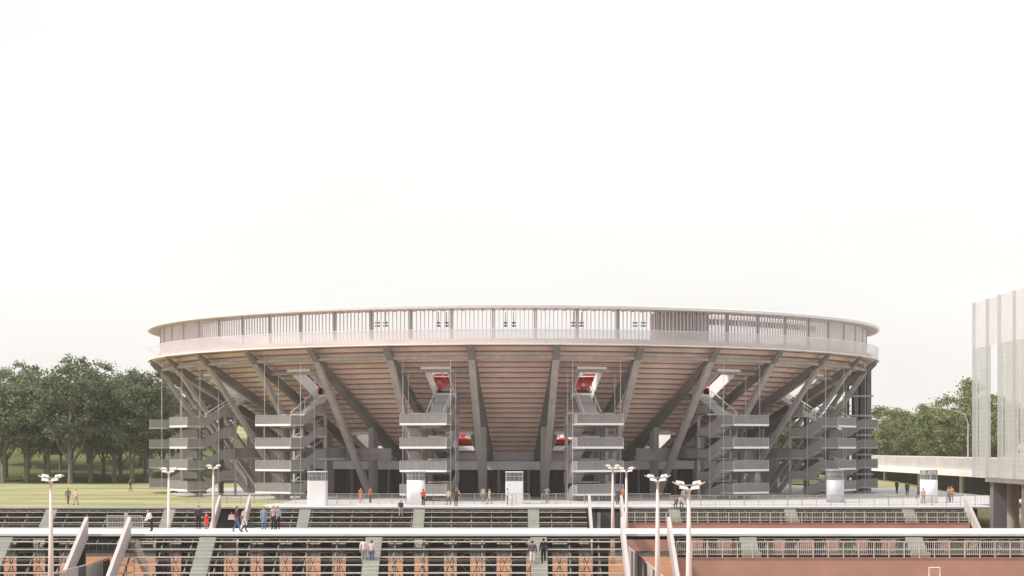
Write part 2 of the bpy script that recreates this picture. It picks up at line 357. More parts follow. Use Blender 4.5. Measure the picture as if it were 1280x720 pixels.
# ------------------------------------------------------------------ stair towers (local: outward = -y, +x to the right)
def stair_tower(side, full):
    """side=+1: flights towards +x (towers left of the middle); side=-1 mirrored"""
    root = empty('stair_tower')
    X = lambda a: a*side
    def bx(mb, x0, x1, y0, y1, z0, z1): x0, x1 = sorted((X(x0), X(x1))); return mb.box(x0, x1, y0, y1, z0, z1)
    U0, U1 = -3.1, 2.14
    if side < 0: U0, U1 = -2.6, 2.64
    RO, RI, RF0, RF1 = -48.2, -42.0, -46.0, -43.6
    zo = [0.8 + 2.55*i for i in range(4)]; zi = [2.08 + 2.55*i for i in range(4)]
    for z in zo:
        b = MB(); bx(b, U0, U1, RO, RF0, z-0.16, z); ld = b.build('landing', M['concrete'], root)
        b = MB(); bx(b, U0+0.06, U1-0.06, RO+0.02, RO+0.05, z+0.03, z+1.02); b.build('mesh_panel', M['mesh'], ld)
        for xx in (U0+0.02, U1-0.02):
            b = MB(); bx(b, xx-0.015, xx+0.015, RO+0.08, RF0, z-0.14, z+1.02); b.build('side_panel', M['mesh_side'], ld)
        b = MB()
        bx(b, U0, U1, RO-0.01, RO+0.06, z+1.02, z+1.06)
        for xx in (U0, U1-0.07): bx(b, xx, xx+0.07, RO-0.01, RO+0.06, z, z+1.02)
        b.build('landing_rail', M['steel_light'], ld)
        b = MB(); bx(b, U0, U1, RO-0.04, RO-0.02, z-0.17, z+0.06); b.build('edge_strip', M['white'], ld)
    for z in zi:
        b = MB(); bx(b, U0, U1, RF1, RI, z-0.18, z); ld = b.build('landing', M['concrete'], root)
        b = MB(); bx(b, U1-0.04, U1, RF1, RI, z-0.16, z+1.0); b.build('side_panel', M['mesh_side'], ld)
        b = MB(); bx(b, U0, U1, RI-0.04, RI, z+1.08, z+1.15); b.build('handrail', M['steel'], ld)
    def flight(x0, x1, ya, za, yb, zb, n=8, panels=True):
        b = MB()
        for i in range(n):
            y0 = ya + (yb-ya)*i/n; y1 = ya + (yb-ya)*(i+1)/n; z = za + (zb-za)*(i+1)/n
            yy0, yy1 = sorted((y0, y1)); bx(b, x0+0.02, x1-0.05, yy0, yy1, z-0.2, z-0.02)
        fl = b.build('stair_flight', M['steel_light'], root)
        if panels:
            q = MB(); xa, xb = sorted((X(x1-0.03), X(x1+0.01)))
            q.prism([(ya, za-0.2), (yb, zb-0.2), (yb, zb+1.0), (ya, za+1.0)], 'x', xa, xb)
            q.build('stringer_panel', M['mesh_side'], fl)
    W = 1.45
    for i in range(4):
        if side > 0:
            flight(U1-W, U1, RF0, zo[i], RF1, zi[i])
            if i < 3: flight(U0, U0+W, RF1, zi[i], RF0, zo[i+1], 8, False)
        else:
            flight(U0, U0+W, RF0, zo[i], RF1, zi[i], 8, False)
            if i < 3: flight(U1-W, U1, RF0, zo[i+1], RF1, zi[i])
            else: flight(U1-W, U1, RF0, zo[0], RF1, 0.0)
    # first flight from the ground and last flight to the upper vomitory
    flight(U0, U0+W, RF1-1.0, 0.0, RF0, zo[0], 5, False)
    b = MB(); n = 16
    ya, za, yb, zb = -44.6, zo[3]+0.4, -39.7, 11.8
    for i in range(n):
        y0 = ya + (yb-ya)*i/n; y1 = ya + (yb-ya)*(i+1)/n; z = za + (zb-za)*(i+1)/n
        b.box(-0.98, 0.98, y0, y1, z-0.22, z)
    fl = b.build('stair_flight', M['steel_light'], root)
    for s in (-1, 1):
        q = MB()
        q.bar((s*0.95, ya, za+1.0), (s*0.95, yb, zb+1.0), 0.07, 0.09)
        for t in (0.02, 0.5, 0.98): q.box(s*0.95-0.03, s*0.95+0.03, ya+(yb-ya)*t-0.03, ya+(yb-ya)*t+0.03, za+(zb-za)*t-0.1, za+(zb-za)*t+1.0)
        q.build('handrail', M['white'], fl)
    # posts
    for (x, y) in ((-1.0, -45.2), (-1.0, -42.4)):
        b = MB(); bx(b, x-0.25, x+0.25, y-0.25, y+0.25, 0.02, 9.7); b.build('tower_post', M['steel'], root)
    for (x, y) in ((U0+0.3, -41.8), (U1-0.3, -41.8)):
        b = MB(); bx(b, x-0.12, x+0.12, y-0.12, y+0.12, 0.02, 9.6); b.build('tower_post', M['steel_light'], root)
    for z in zo:
        b = MB(); b.bar((X(U0+0.1), -45.7, z-0.32), (X(U1-0.1), -45.7, z-0.32), 0.16, 0.3); b.build('cross_beam', M['steel'], root)
    # tie rods up to the bowl
    for (x, y) in ((U0-0.06, -46.6), (U1+0.08, -46.6), (U0-0.06, -44.2), (U1+0.08, -44.2)):
        zt = min(17.0, Z0 - (R0 + y)*(DZ/DR) - 0.2)
        b = MB(); b.tube((X(x), y, 0.02), (X(x), y, zt), 0.026, n=6); b.build('tie_rod', M['cable'], root)
    b = MB()
    for i in range(3):
        b.bar((X(U0+0.3), -41.8, zi[i]), (X(U1-0.3), -41.8, zi[i+1]-0.3), 0.08, 0.12)
    b.build('bracing', M['steel_light'], root)
    if full:   # link to the ring gallery
        z = zi[1]
        b = MB(); bx(b, U1-1.5, U1, RI+0.03, -38.5, z-0.22, z-0.01); br = b.build('access_bridge', M['concrete'], root)
        q = MB(); bx(q, U1-0.04, U1, RI+0.03, -38.5, z-0.25, z+1.15); q.build('bridge_panel', M['steel'], br)
    return root
protos = {}
tower_labels = {
 -1: 'grey zigzag stair tower left of the two middle struts, white box kiosk at its foot',
  1: 'grey zigzag stair tower right of the two middle struts, behind the lamp posts',
 -3: 'grey zigzag stair tower behind the white kiosk nearest the lawn, left of the bowl',
  3: 'dark zigzag stair tower in the shade above the seated pair on the right',
 -5: 'pale sunlit stair tower over the lawn at the left side of the bowl',
  5: 'dark stair tower behind the grey round kiosk at the right side of the bowl',
 -7: 'leftmost stair tower, its landings sticking out past the bowl beside the trees',
  7: 'rightmost stair tower beside the tall lift shaft at the edge of the bowl'}
for k in (-1, -3, -5, -7, 1, 3, 5, 7):
    side = 1 if k < 0 else -1
    key = (side, abs(k) in (3, 5))
    if key not in protos: o = protos[key] = stair_tower(*key)
    else: o = copy_tree(protos[key])
    o.location = (CX, CY, 0); o.rotation_euler = (0,0,k*BAY)
    tag(o, tower_labels[k], 'stair tower', 'stair towers round the stadium')
# each tower's empty goes to the tower's own foot
OFF = Vector((0, -45.0, 0))
done = set()
def shift_mesh(o):
    if o.type == 'MESH' and o.data.name not in done:
        done.add(o.data.name); o.data.transform(Matrix.Translation(-OFF))
    for c in o.children: shift_mesh(c)
for o in [o for o in COL.objects if o.name.startswith('stair_tower')]:
    shift_mesh(o)
    o.location = Vector((CX, CY, 0)) + Matrix.Rotation(o.rotation_euler.z, 3, 'Z') @ OFF

# lift shaft at the right edge
lt = empty('lift_shaft', (46.9, 240.0, 0), 0, 'tall dark lift shaft of bundled steel columns at the right edge of the bowl', 'lift shaft')
for i, (x, y, w) in enumerate(((-1.9, 0.6, 0.5), (-0.9, -0.4, 0.55), (0.0, 0.0, 0.5), (0.75, -0.6, 0.6), (-0.2, 1.6, 0.6), (0.9, 1.4, 0.5))):
    MB().box(x-w/2, x+w/2, y-w/2, y+w/2, 0.02, 16.6).build('shaft_column', M['steel'], lt)
for z in (2.2, 4.8, 7.4, 10.0, 12.6):
    MB().box(-2.2, 1.3, -0.98, -0.92, z, z+0.25).build('tie_beam', M['steel_light'], lt); MB().box(-2.2, 1.3, 1.92, 1.98, z, z+0.25).build('tie_beam', M['steel_light'], lt)
MB().box(-1.2, 0.6, 0.35, 1.2, 0.05, 16.0).build('shaft_wall', M['steel_dark'], lt)

# floodlight pairs hung behind the louvres
fl0 = None
spots = [(477, 'leftmost'), (553, 'second'), (637, 'middle'), (722, 'fourth'), (799, 'rightmost')]
for i, (px, w) in enumerate(spots):
    Y = 199.0; x = PX(px, Y)
    if fl0 is None:
        o = fl0 = empty('floodlight')
        for s in (-0.45, 0.45): MB().tube((s,0,0), (s,0,-1.55), 0.05, n=6).build('hanger', M['steel_light'], o)
        for s in (-0.45, 0.45):
            for z in (-1.2, -1.55): MB().box(s-0.26, s+0.26, -0.12, 0.12, z-0.08, z+0.08).build('lamp_head', M['steel'], o)
    else: o = copy_tree(fl0)
    o.location = (x, Y, 20.9)
    tag(o, w + ' of the floodlight pairs hung behind the louvres of the top gallery', 'floodlight', 'floodlights behind the gallery louvres')

# ------------------------------------------------------------------ terrain
def sstep(a, b, t):
    t = max(0, min(1, (t-a)/(b-a))); return t*t*(3-2*t)
LOW = -4.25
def tz(x, y):
    if y < 177.0: up = 0.0
    else: up = 1.0
    right = sstep(44.7, 44.8, x) * (1 - sstep(300, 345, y))
    z_up = -0.05 + (7.5*sstep(298, 372, y) + 8*sstep(380, 700, y))*(1 - sstep(15, 45, x))
    z_up = z_up*(1-right) + (-3.0 + 2.9*sstep(200, 330, y))*right
    return z_up if up else LOW
xs = [-1400,-900,-600,-300,-200,-150]+[-120+6*i for i in range(28)]+[44.7,44.8,48.2,49.0]+[54+8*i for i in range(14)]+[200,300,600,1000,1400]
ys = [-60,20,60,100,130,160,176.9,177.05]+[182+6*i for i in range(40)]+[430,480,560,700,1000,1600]
v = [(x, y, tz(x, y)) for y in ys for x in xs]; n = len(xs)
f = [(j*n+i, j*n+i+1, (j+1)*n+i+1, (j+1)*n+i) for j in range(len(ys)-1) for i in range(n-1)]
t = MB(); t.v = v; t.f = f
tag(t.build('ground', M['lawn'], None, smooth=True, fix=False), kind='structure')
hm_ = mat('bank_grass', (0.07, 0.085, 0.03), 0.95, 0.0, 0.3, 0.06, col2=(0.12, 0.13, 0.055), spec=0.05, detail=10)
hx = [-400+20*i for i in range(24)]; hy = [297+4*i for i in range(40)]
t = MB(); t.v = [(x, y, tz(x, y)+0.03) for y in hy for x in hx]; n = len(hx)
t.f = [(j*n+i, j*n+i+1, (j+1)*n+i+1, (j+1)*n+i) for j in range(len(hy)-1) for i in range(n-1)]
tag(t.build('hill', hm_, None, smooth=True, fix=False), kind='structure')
# plaza slab
poly = [(-23.7,176.5),(47.9,176.5),(47.9,184.0),(57.8,196.0),(57.8,262.0),(40.0,285.0),(20,289)]
RA = 46.0
a = math.pi - 0.4
while a < 2*math.pi - math.asin((23.7+CX)/RA):
    poly.append((CX+RA*math.sin(a), CY-RA*math.cos(a))); a += 0.05
poly += [(-23.9, 198.0), (-24.6, 190.0), (-25.2, 184.0), (-25.0, 180.0)]
b = MB(); b.prism(poly, 'z', -0.16, 0.0); tag(b.build('plaza', M['paving']), kind='structure')
# coping along the lawn edge
tag(MB().box(-120, -25.3, 176.5, 177.0, -0.16, 0.02).build('kerb', M['concrete']), kind='structure')
# court floors
tag(MB().box(-90, 90, 131.5, 165.0, LOW+0.01, LOW+0.05).build('court_ground', M['clay']), kind='structure')
tag(MB().box(-90, 90, 60, 111.0, LOW+0.01, LOW+0.05).build('court_ground', M['clay']), kind='structure')
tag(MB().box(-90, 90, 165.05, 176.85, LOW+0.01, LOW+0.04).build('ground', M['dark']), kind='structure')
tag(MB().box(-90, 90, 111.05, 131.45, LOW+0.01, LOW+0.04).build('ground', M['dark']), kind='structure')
# walkway bridge
tag(MB().box(-90, 90, 121.2, 129.4, -0.16, 0.0).build('walkway', M['walkway']), kind='structure')
# retaining wall under the plaza
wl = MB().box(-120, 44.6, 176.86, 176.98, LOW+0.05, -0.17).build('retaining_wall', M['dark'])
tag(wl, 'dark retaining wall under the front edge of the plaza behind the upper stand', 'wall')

# ------------------------------------------------------------------ stands
RISE, GO = 0.47, 0.8
def steps_mesh(x0, x1, ytop, ztop, nrow):
    b = MB()
    for i in range(nrow*2):
        y1 = ytop - i*GO/2; y0 = y1 - GO/2; z = ztop - (i+1)*RISE/2
        b.box(x0, x1, y0, y1, z-0.42, z)
    return b
def stand(x0, x1, ytop, nrow, stairs, label, group, wall=False):
    root = empty('grandstand', ((x0+x1)/2, ytop, 0), 0, label, 'grandstand', group)
    ox = (x0+x1)/2
    rr = random.Random(int(x0*10+ytop))
    for i in range(1, nrow+1):
        y1 = -(i-1)*GO - 0.12; z = -RISE*i
        b = MB(); edges = [x0-ox] + [s for st in stairs for s in (st-0.58-ox, st+0.58-ox)] + [x1-ox]
        for a, c in zip(edges[0::2], edges[1::2]):
            if c-a < 0.1: continue
            x = a
            while x < c-0.05:
                e = min(c, x+3.2); b.box(x, e-0.012, y1-GO+0.06, y1-0.2, z-0.06, z+rr.uniform(-0.004, 0.004)); x = e
        b.build('seat_row', M['plank'], root)
    for st in stairs:
        steps_mesh(st-0.55-ox, st+0.55-ox, -0.06, 0, nrow).build('stair_flight', M['stairolive'], root)
    # scaffold under the rows
    p = MB(); tr = MB(); br = MB()
    depth = nrow*GO
    x = x0-ox+0.3; xs_ = []
    while x < x1-ox: xs_.append(x); x += 1.95
    for x in xs_:
        p = MB()
        for j in range(0, nrow, 3):
            y = -0.5 - j*GO; z = -RISE*(j+1)-0.09
            p.tube((x, y, LOW+0.05), (x, y, z), 0.03, n=6)
        # sloping carrier
        p.bar((x, -0.2, -RISE*0.6-0.16), (x, -depth+0.1, -RISE*nrow-0.16), 0.08, 0.14)
        p.build('scaffold_frame', M['scaffold'], root)
    for (a, c) in zip(xs_, xs_[1:]):
        m = (a+c)/2
        for y, zt, zb in ((-0.35, -0.30, -0.92), (-1.4, -1.15, -1.8)):
            tr.tube((a, y, zb), (m, y, zt), 0.016, n=5).tube((m, y, zt), (c, y, zb), 0.016, n=5)
        br.tube((a, -0.9, LOW+0.3), (c, -0.9, -1.2), 0.022, n=5) if rr.random() < 0.5 else br.tube((c, -0.9, LOW+0.3), (a, -0.9, -1.2), 0.022, n=5)
    for y, zs in ((-0.35, (-0.30, -0.92)), (-1.4, (-1.15, -1.8)), (-2.6, (-1.6, -2.4)))[:3 if nrow > 3 else 2]:
        for z in zs: tr.tube((x0-ox, y, z), (x1-ox, y, z), 0.02, n=5)
    tr.build('truss', M['scaffold_light'], root); br.build('bracing', M['scaffold_light'], root)
    if wall:
        yw = -nrow*GO - 0.75; zw = -1.5
        MB().box(x0-ox, x1-ox, yw-0.18, yw, LOW+0.06, zw).build('front_wall', M['terracotta'], root)
        MB().box(x0-ox, x1-ox, yw+0.02, -nrow*GO+0.2, zw-0.2, zw-0.1).build('front_walkway', M['dark'], root)
        MB().box(x0-ox, x1-ox, yw+0.3, yw+0.34, zw-0.09, zw+0.17).build('rail_gap_shade', M['dark'], root)  # added dark strip painting the shaded gap below the lower rail
        MB().box(x0-ox, x1-ox, yw-0.22, yw+0.02, zw+0.003, zw+0.05).build('coping', M['terracotta'], root)
        for st in stairs: MB().box(st-0.62-ox, st+0.62-ox, yw+0.05, yw+0.28, zw+0.055, zw+0.4).build('stair_flight', M['stairolive'], root)
    return root
def railing(x0, x1, y, z, h, label, m='rail', step=0.13, post=1.0, group=None, gap=0.0):
    root = empty('railing', ((x0+x1)/2, y, z), 0, label, 'railing', group); w = (x1-x0)/2
    b = MB(); b.box(-w, w, -0.03, 0.03, h-0.05, h); b.box(-w, w, -0.02, 0.02, 0.1+gap, 0.14+gap); b.build('rails', M[m], root)
    b = MB(); n = int((x1-x0)/step)
    for i in range(n+1):
        x = -w + i*step; b.box(x-0.013, x+0.013, -0.012, 0.012, 0.13+gap, h-0.05)
    b.build('baluster_infill', M[m], root)
    n = max(1, int((x1-x0)/post)); p0 = MB().box(-0.03, 0.03, -0.035, 0.035, 0, h-0.052).build('post', M[m], root)
    for i in range(n+1):
        q = p0 if i == 0 else p0.copy()
        if i: COL.objects.link(q)
        q.location = (-w + i*(x1-x0)/n, 0, 0)
    return root
G = 'open scaffold grandstands round the courts'; ST = {}
ST['ul'] = stand(-75, -28.9, 176.2, 7, [-57, -45.2, -33.6], 'upper left stand of open plank rows below the lawn', G)
ST['um'] = stand(-25.7, 7.3, 176.2, 7, [-20.3, -9.1, 2.1], 'upper middle stand of open plank rows below the plaza edge', G)
ST['ur'] = stand(10.9, 44.4, 176.2, 2, [15.9, 27.3, 38.9], 'upper right stand of two rows above a terracotta wall', G, True)
ST['ll'] = stand(-75, -28.9, 121.0, 8, [-57, -45.4, -34.2], 'lower left stand of open plank rows at the left edge of the photo', G)
ST['lm'] = stand(-25.7, 7.3, 121.0, 8, [-20.5, -9.3, 1.8], 'large lower middle stand of open plank rows below the white walkway', G)
ST['lr'] = stand(10.9, 75, 121.0, 2, [15.9, 27.1, 38.9], 'lower right stand of two rows above a terracotta wall', G, True)
railing(10.9, 44.3, 173.75, -1.45, 1.05, 'beige railing along the top of the far terracotta wall', 'railbeige', 0.16, gap=0.1)
railing(10.9, 60, 118.5, -1.45, 1.1, 'beige railing along the top of the near terracotta wall', 'railbeige', 0.13, gap=0.1)
railing(PX(232,185), PX(662,185), 185, 0, 1.1, 'long grey plaza railing from the lawn to the middle kiosk', step=0.14, post=1.4)
railing(PX(677,185), PX(838,185), 185, 0, 1.1, 'short grey plaza railing right of the middle gap', step=0.14, post=1.4)
railing(PX(840,179), 47.7, 179, 0, 1.1, 'pale plaza railing at the right, along the plaza edge above the far terracotta wall', step=0.14, post=1.4)
railing(PX(134,129), PX(178,129), 129.0, 0, 0.95, 'short grey railing on the walkway at the left between the slanting parapets', step=0.12)
# columns under the walkway
b0 = None
x = -60.0; i = 0
colroot = empty('walkway_support', (0, 127.5, LOW), 0, 'long row of dark posts and beam carrying the white walkway', 'support')
bb = MB(); bb.box(-75, 75, -0.2, 0.2, 3.55, 4.05); bb.build('beam', M['steel_dark'], colroot)
while x < 60:
    if not (-28.8 < x < -25.8 or 7.3 < x < 10.8):
        w = 0.40 + 0.16*((i*5) % 3)/2
        MB().box(x-w, x+w, -0.18, 0.18, 0.05, 3.54).build('support_post', M['steel_dark'], colroot)
    b = MB()
    if not (-31 < x < -25.8 or 5.4 < x < 10.8):
        for (xa, za, xb, zb) in ((0.38, 0.3, 1.57, 3.3), (1.57, 0.3, 0.38, 3.3), (0.38, 1.25, 1.57, 1.25), (0.7+0.4*((i*7)%5)/5, 0.05, 0.7+0.4*((i*7)%5)/5, 3.5)):
            b.tube((x+xa, 0.05, za), (x+xb, 0.05, zb), 0.024, n=5)
        b.build('bracing', M['steel_dark'], colroot)
    x += 1.95; i += 1

# ------------------------------------------------------------------ slanting parapets at the stand edges
def parapets(root, xs_, L=7.7, h=1.15):
    zb = LOW+0.06
    for x in xs_:
        q = MB(); q.prism([(0.1, h), (0.1, -0.3), (-L, zb), (-L, zb+h)], 'x', x-root.location.x-0.12, x-root.location.x+0.12)
        q.build('side_parapet', M['parapet'], root)
parapets(ST['ul'], (-28.75,)); parapets(ST['um'], (-25.8, 7.6)); parapets(ST['ur'], (10.75, 44.6))
parapets(ST['ll'], (-28.75,)); parapets(ST['lm'], (-25.85, 7.45)); parapets(ST['lr'], (10.6,))
sp = empty('stair_parapet', (-27.9, 129.5, 0), 0, 'short slanting pale parapet dropping from the back of the walkway beside the grey railing', 'parapet')
MB().prism([(0.0, 1.1), (0.0, -0.3), (7.5, LOW), (7.5, LOW+1.1)], 'x', -0.12, 0.12).build('slab', M['parapet'], sp)
def alley_fence(x, ya, yb, label):
    root = empty('fence', (x, ya, LOW+0.06), 0, label, 'fence'); L = yb-ya
    MB().box(-0.03, 0.03, 0, L, 2.38, 2.46).build('top_rail', M['parapet'], root)
    n = int(L/2.2)
    for i in range(n):
        MB().box(-0.02, 0.02, i*L/n+0.05, (i+1)*L/n-0.05, 0.1, 2.34).build('fence_panel', M['parapet'] if i % 3 else M['steel_dark'], root)
        MB().box(-0.05, 0.05, i*L/n-0.04, i*L/n+0.04, 0, 2.37).build('fence_post', M['parapet'], root)
    return root
alley_fence(8.9, 104, 140, 'pale board fence along the alley beside the tall lamp posts at the right')
alley_fence(-27.6, 100, 123, 'pale board fence in the alley at the left, between the slanting parapets')
# recess under the plaza at the right end and in the alley
b = empty('doorway', (9.3, 176.5, LOW), 0, 'dark glazed doorway with a pale pillar under the plaza edge in the alley', 'doorway')
MB().box(-1.4, 1.4, 0.0, 0.1, 0.06, 3.7).build('door_leaf', M['steel_dark'], b)
MB().box(-0.9, -0.6, -0.25, -0.02, 0.06, 3.7).build('pillar', M['parapet'], b)

rm = empty('recess', (46.4, 184, -3.0), 0, 'dark recess with a pale end post under the right end of the plaza', 'recess')
MB().box(-1.7, 1.4, 0, 0.15, 0.05, 2.82).build('back_wall', M['wood_dark'], rm)
MB().box(1.1, 1.4, -7.3, -7.0, -1.2, 2.82).build('end_post', M['concrete'], rm)
# ------------------------------------------------------------------ lamp posts
def lamp_post():
    root = empty('lamp_post')
    MB().tube((0,0,0), (0,0,8.25), 0.21, 0.066, n=16).build('pole', M['pole'], root, smooth=True)
    h = MB(); h.tube((0,0,8.10), (0,0,8.26), 0.10, 0.13, n=12)
    hd = h.build('hub', M['pole'], root)
    for s in (-1, 1):
        MB().bar((s*0.06, 0, 8.22), (s*0.70, 0, 8.54), 0.09, 0.05).build('arm', M['pole'], root)
        for (x, y, z) in ((s*0.24, -0.22, 8.29), (s*0.36, 0.22, 8.50)):
            ar = MB(); ar.bar((x, 0, z-0.03), (x, y*0.5, z-0.02), 0.05, 0.05); am = ar.build('bracket', M['steel_light'], root)
            p = MB(); c = Vector((x, y, z))
            ring = lambda w, d, dz: [c + Vector((sx*w, sy*d, dz + s*sx*0.025)) for sx, sy in ((-1,-1),(1,-1),(1,1),(-1,1))]
            p.hexa(ring(0.19, 0.16, -0.05) + ring(0.15, 0.12, 0.08)); p.build('lamp_head', M['lampglass'], am)
    MB().bar((-0.38, 0.0, 8.40), (0.38, 0.0, 8.40), 0.05, 0.04).build('crossbar', M['steel_light'], root)
    return root
lp = None
for (x, y, lab) in ((-24.7, 96, 'pinkish white floodlight post at the far left, tallest of the three left posts'),
                    (-24.9, 130, 'white floodlight post behind the walkway, middle of the three left posts'),
                    (-25.5, 153, 'white floodlight post beside the slanting parapet, right of the three left posts'),
                    (8.6, 153, 'slim white floodlight post, farthest and leftmost of the four right posts'),
                    (8.55, 134, 'white floodlight post by the alley, second from left of the four right posts'),
                    (7.8, 96, 'tall pinkish white floodlight post, third from left of the four right posts'),
                    (7.6, 77, 'nearest floodlight post with the widest lamp head, rightmost of the four right posts')):
    if lp is None: lp = lamp_post(); o = lp
    else: o = copy_tree(lp)
    o.location = (x, y, LOW+0.05); tag(o, lab, 'lamp post', 'floodlight posts along the alleys')

# ------------------------------------------------------------------ kiosks
def kiosk(px, fy, w, d, rnd, body_h, top_h, m, label, mb=None):
    Y = EYE*F/(fy-560.0); x = PX(px, Y)
    root = empty('kiosk', (x, Y, 0), 0, label, 'kiosk', 'kiosks along the plaza')
    def plan(w, d, r, n=6):
        pts = []
        for cx, cy, a0 in ((w/2-r, -d/2+r, -90), (w/2-r, d/2-r, 0), (-w/2+r, d/2-r, 90), (-w/2+r, -d/2+r, 180)):
            for k in range(n+1): a = R(a0+90*k/n); pts.append((cx+r*math.cos(a), cy+r*math.sin(a)))
        return pts
    o = MB().prism(plan(w, d, rnd), 'z', 0.01, body_h).build('body', M[m], root, smooth=False)
    for p in o.data.polygons:
        if len(p.vertices) == 4 and rnd > 0.3: p.use_smooth = True
    MB().prism(plan(w-0.16, d-0.16, max(0.05, rnd-0.08)), 'z', body_h+0.01, top_h-0.1).build('glazing', M['glass'], root)
    MB().prism(plan(w+0.04, d+0.04, rnd), 'z', top_h-0.09, top_h).build('roof', M[m], root)
    b = MB(); pl = plan(w-0.06, d-0.06, rnd, 2)
    step = max(1, len(pl)//8)
    for (x_, y_) in pl[::step]: b.box(x_-0.03, x_+0.03, y_-0.03, y_+0.03, body_h, top_h-0.09)
    for k in range(-1, 2):
        for yy in (-d/2+0.02, d/2-0.02):
            if abs(k*w*0.25) < w/2-rnd+0.2: b.box(k*w*0.25-0.025, k*w*0.25+0.025, yy-0.02, yy+0.02, body_h, top_h-0.09)
    zc = (body_h+top_h)/2
    b.prism(plan(w-0.03, d-0.03, rnd), 'z', zc-0.03, zc+0.03)
    b.build('cage_frame', M['rail'], root)
    return root
kiosk(397, 631.5, 1.9, 1.7, 0.18, 2.5, 3.45, 'kiosk', 'white box kiosk with caged glass top beside the lawn')
kiosk(520, 630.5, 1.85, 1.8, 0.55, 2.5, 3.45, 'kiosk', 'white rounded kiosk in front of the stair tower left of the middle')
kiosk(643, 629.5, 1.85, 1.7, 0.12, 2.35, 3.35, 'kiosk', 'white box kiosk with glazed top in the middle of the plaza')
kiosk(1044, 628, 1.85, 1.85, 0.92, 2.4, 3.5, 'kioskgrey', 'grey round kiosk in front of the dark right stair towers')
kiosk(1161, 628.5, 1.8, 1.8, 0.8, 2.45, 3.55, 'kiosk', 'white rounded kiosk near the right end of the plaza')

# ------------------------------------------------------------------ right pavilion with pleated screen
pv = empty('pavilion', (45.3, 170, 0), 0, 'pale pavilion with tall pleated perforated screen raised on grey columns at the right edge', 'pavilion')
y = 175.2; i = 0
zb, zt = 3.0, 20.0
while y > 120:
    L = 4.55; off = 0.0 if i % 2 == 0 else 0.12
    y0, y1 = y-L-170, y-0.12-170
    b = MB()
    x0 = off
    zs = 15.5
    if i % 3 == 1: ya, yb = y0 + 0.12, y1 - 0.35
    else: ya, yb = y1 - 1.1, y1 - 0.75
    b.box(x0, x0+0.05, y0, ya, zb, zs); b.box(x0, x0+0.05, yb, y1, zb, zs)
    b.box(x0, x0+0.05, ya, yb, zb, 4.3)
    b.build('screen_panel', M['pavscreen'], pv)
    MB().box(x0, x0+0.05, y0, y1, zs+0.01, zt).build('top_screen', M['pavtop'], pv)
    MB().box(x0-0.34, x0-0.01, y1-0.02, y1+0.03, zb, zt).build('pleat_fin', M['pavtop'], pv)
    y -= L; i += 1
MB().box(0.9, 9.0, -50, 5.0, zb-0.5, zb-0.05).build('floor_slab', M['concrete'], pv)
for yy in (2.2, -8.4, -19, -30):
    for xx in (0.9, 8.2): MB().box(xx-0.1, xx+1.2, yy-0.6, yy+0.6, LOW, zb-0.51).build('column', M['pavcol'], pv)
MB().tube((3.4, 4.2, LOW), (3.4, 4.2, zb-0.51), 0.6, n=20).build('round_column', M['tancol'], pv, smooth=False)

# viaduct behind
vd = empty('viaduct', (70, 300, 0), 0, 'low white viaduct with grey parapet crossing behind the plaza at the right', 'viaduct')
MB().box(-4.1, 5, -160, 160, 1.65, 2.6).build('deck', M['fascia'], vd)
MB().box(-3.7, -3.4, -160, 160, 2.61, 4.33).build('parapet', M['parapetgrey'], vd)
MB().box(4.7, 5.0, -160, 160, 2.61, 4.33).build('parapet', M['parapetgrey'], vd)
for yy in range(-140, 160, 28): MB().box(-1.9, -1.52, yy-0.8, yy+0.8, LOW, 1.64).build('pier', M['concrete'], vd)
MB().box(-1.5, 4.5, -160, 160, LOW, 1.63).build('underdeck_shade', M['dark'], vd)  # added dark block, stands in for the shade under the deck
# street lamps on it
def street_lamp(x, y, z, h, lab):
    root = empty('street_lamp', (x, y, z), 0, lab, 'street lamp', 'street lamps along the viaduct')
    MB().tube((0,0,0), (0,0,h*0.8), 0.13, 0.08, n=8).tube((0,0,h*0.8), (-0.5,0,h*0.95), 0.07, n=6).tube((-0.5,0,h*0.95), (-1.6,0,h), 0.06, n=6).build('pole', M['steel_light'], root)
    MB().box(-2.3, -1.5, -0.15, 0.15, h-0.06, h+0.08).build('lamp_head', M['steel_light'], root)
street_lamp(71.5, 281, 2.6, 9.0, 'grey street lamp on the viaduct left of the pavilion')
street_lamp(71.5, 258, 2.6, 9.6, 'grey street lamp on the viaduct seen through the pavilion screen')

# ------------------------------------------------------------------ umpire chair
uc = empty('umpire_chair', (PX(1172,105), 105.5, LOW+0.06), 0, 'white framed umpire chair whose top shows in front of the terracotta wall', 'umpire chair')
b = MB()
for sx in (-0.32, 0.32):
    b.tube((sx*1.5,-0.5,0), (sx,-0.1,2.1), 0.035, n=6).tube((sx*1.5,0.5,0), (sx,0.25,2.1), 0.035, n=6).tube((sx,0.25,2.1), (sx,0.28,2.95), 0.03, n=6)
    b.tube((sx,-0.2,2.4), (sx,0.26,2.42), 0.03, n=6).tube((sx,-0.2,2.1), (sx,-0.2,2.4), 0.03, n=6)
b.tube((-0.33,0.28,2.93), (0.33,0.28,2.93), 0.035, n=6); b.build('frame', M['white'], uc)
MB().box(-0.33, 0.33, -0.2, 0.28, 2.06, 2.12).build('seat', M['white'], uc)
MB().box(-0.3, 0.3, 0.25, 0.29, 2.5, 2.85).build('backrest', M['terracotta'], uc)
b = MB()
for i in range(5): b.tube((-0.42,-0.45+i*0.07,0.35+i*0.38), (0.42,-0.45+i*0.07,0.35+i*0.38), 0.025, n=6)
b.build('ladder', M['white'], uc)

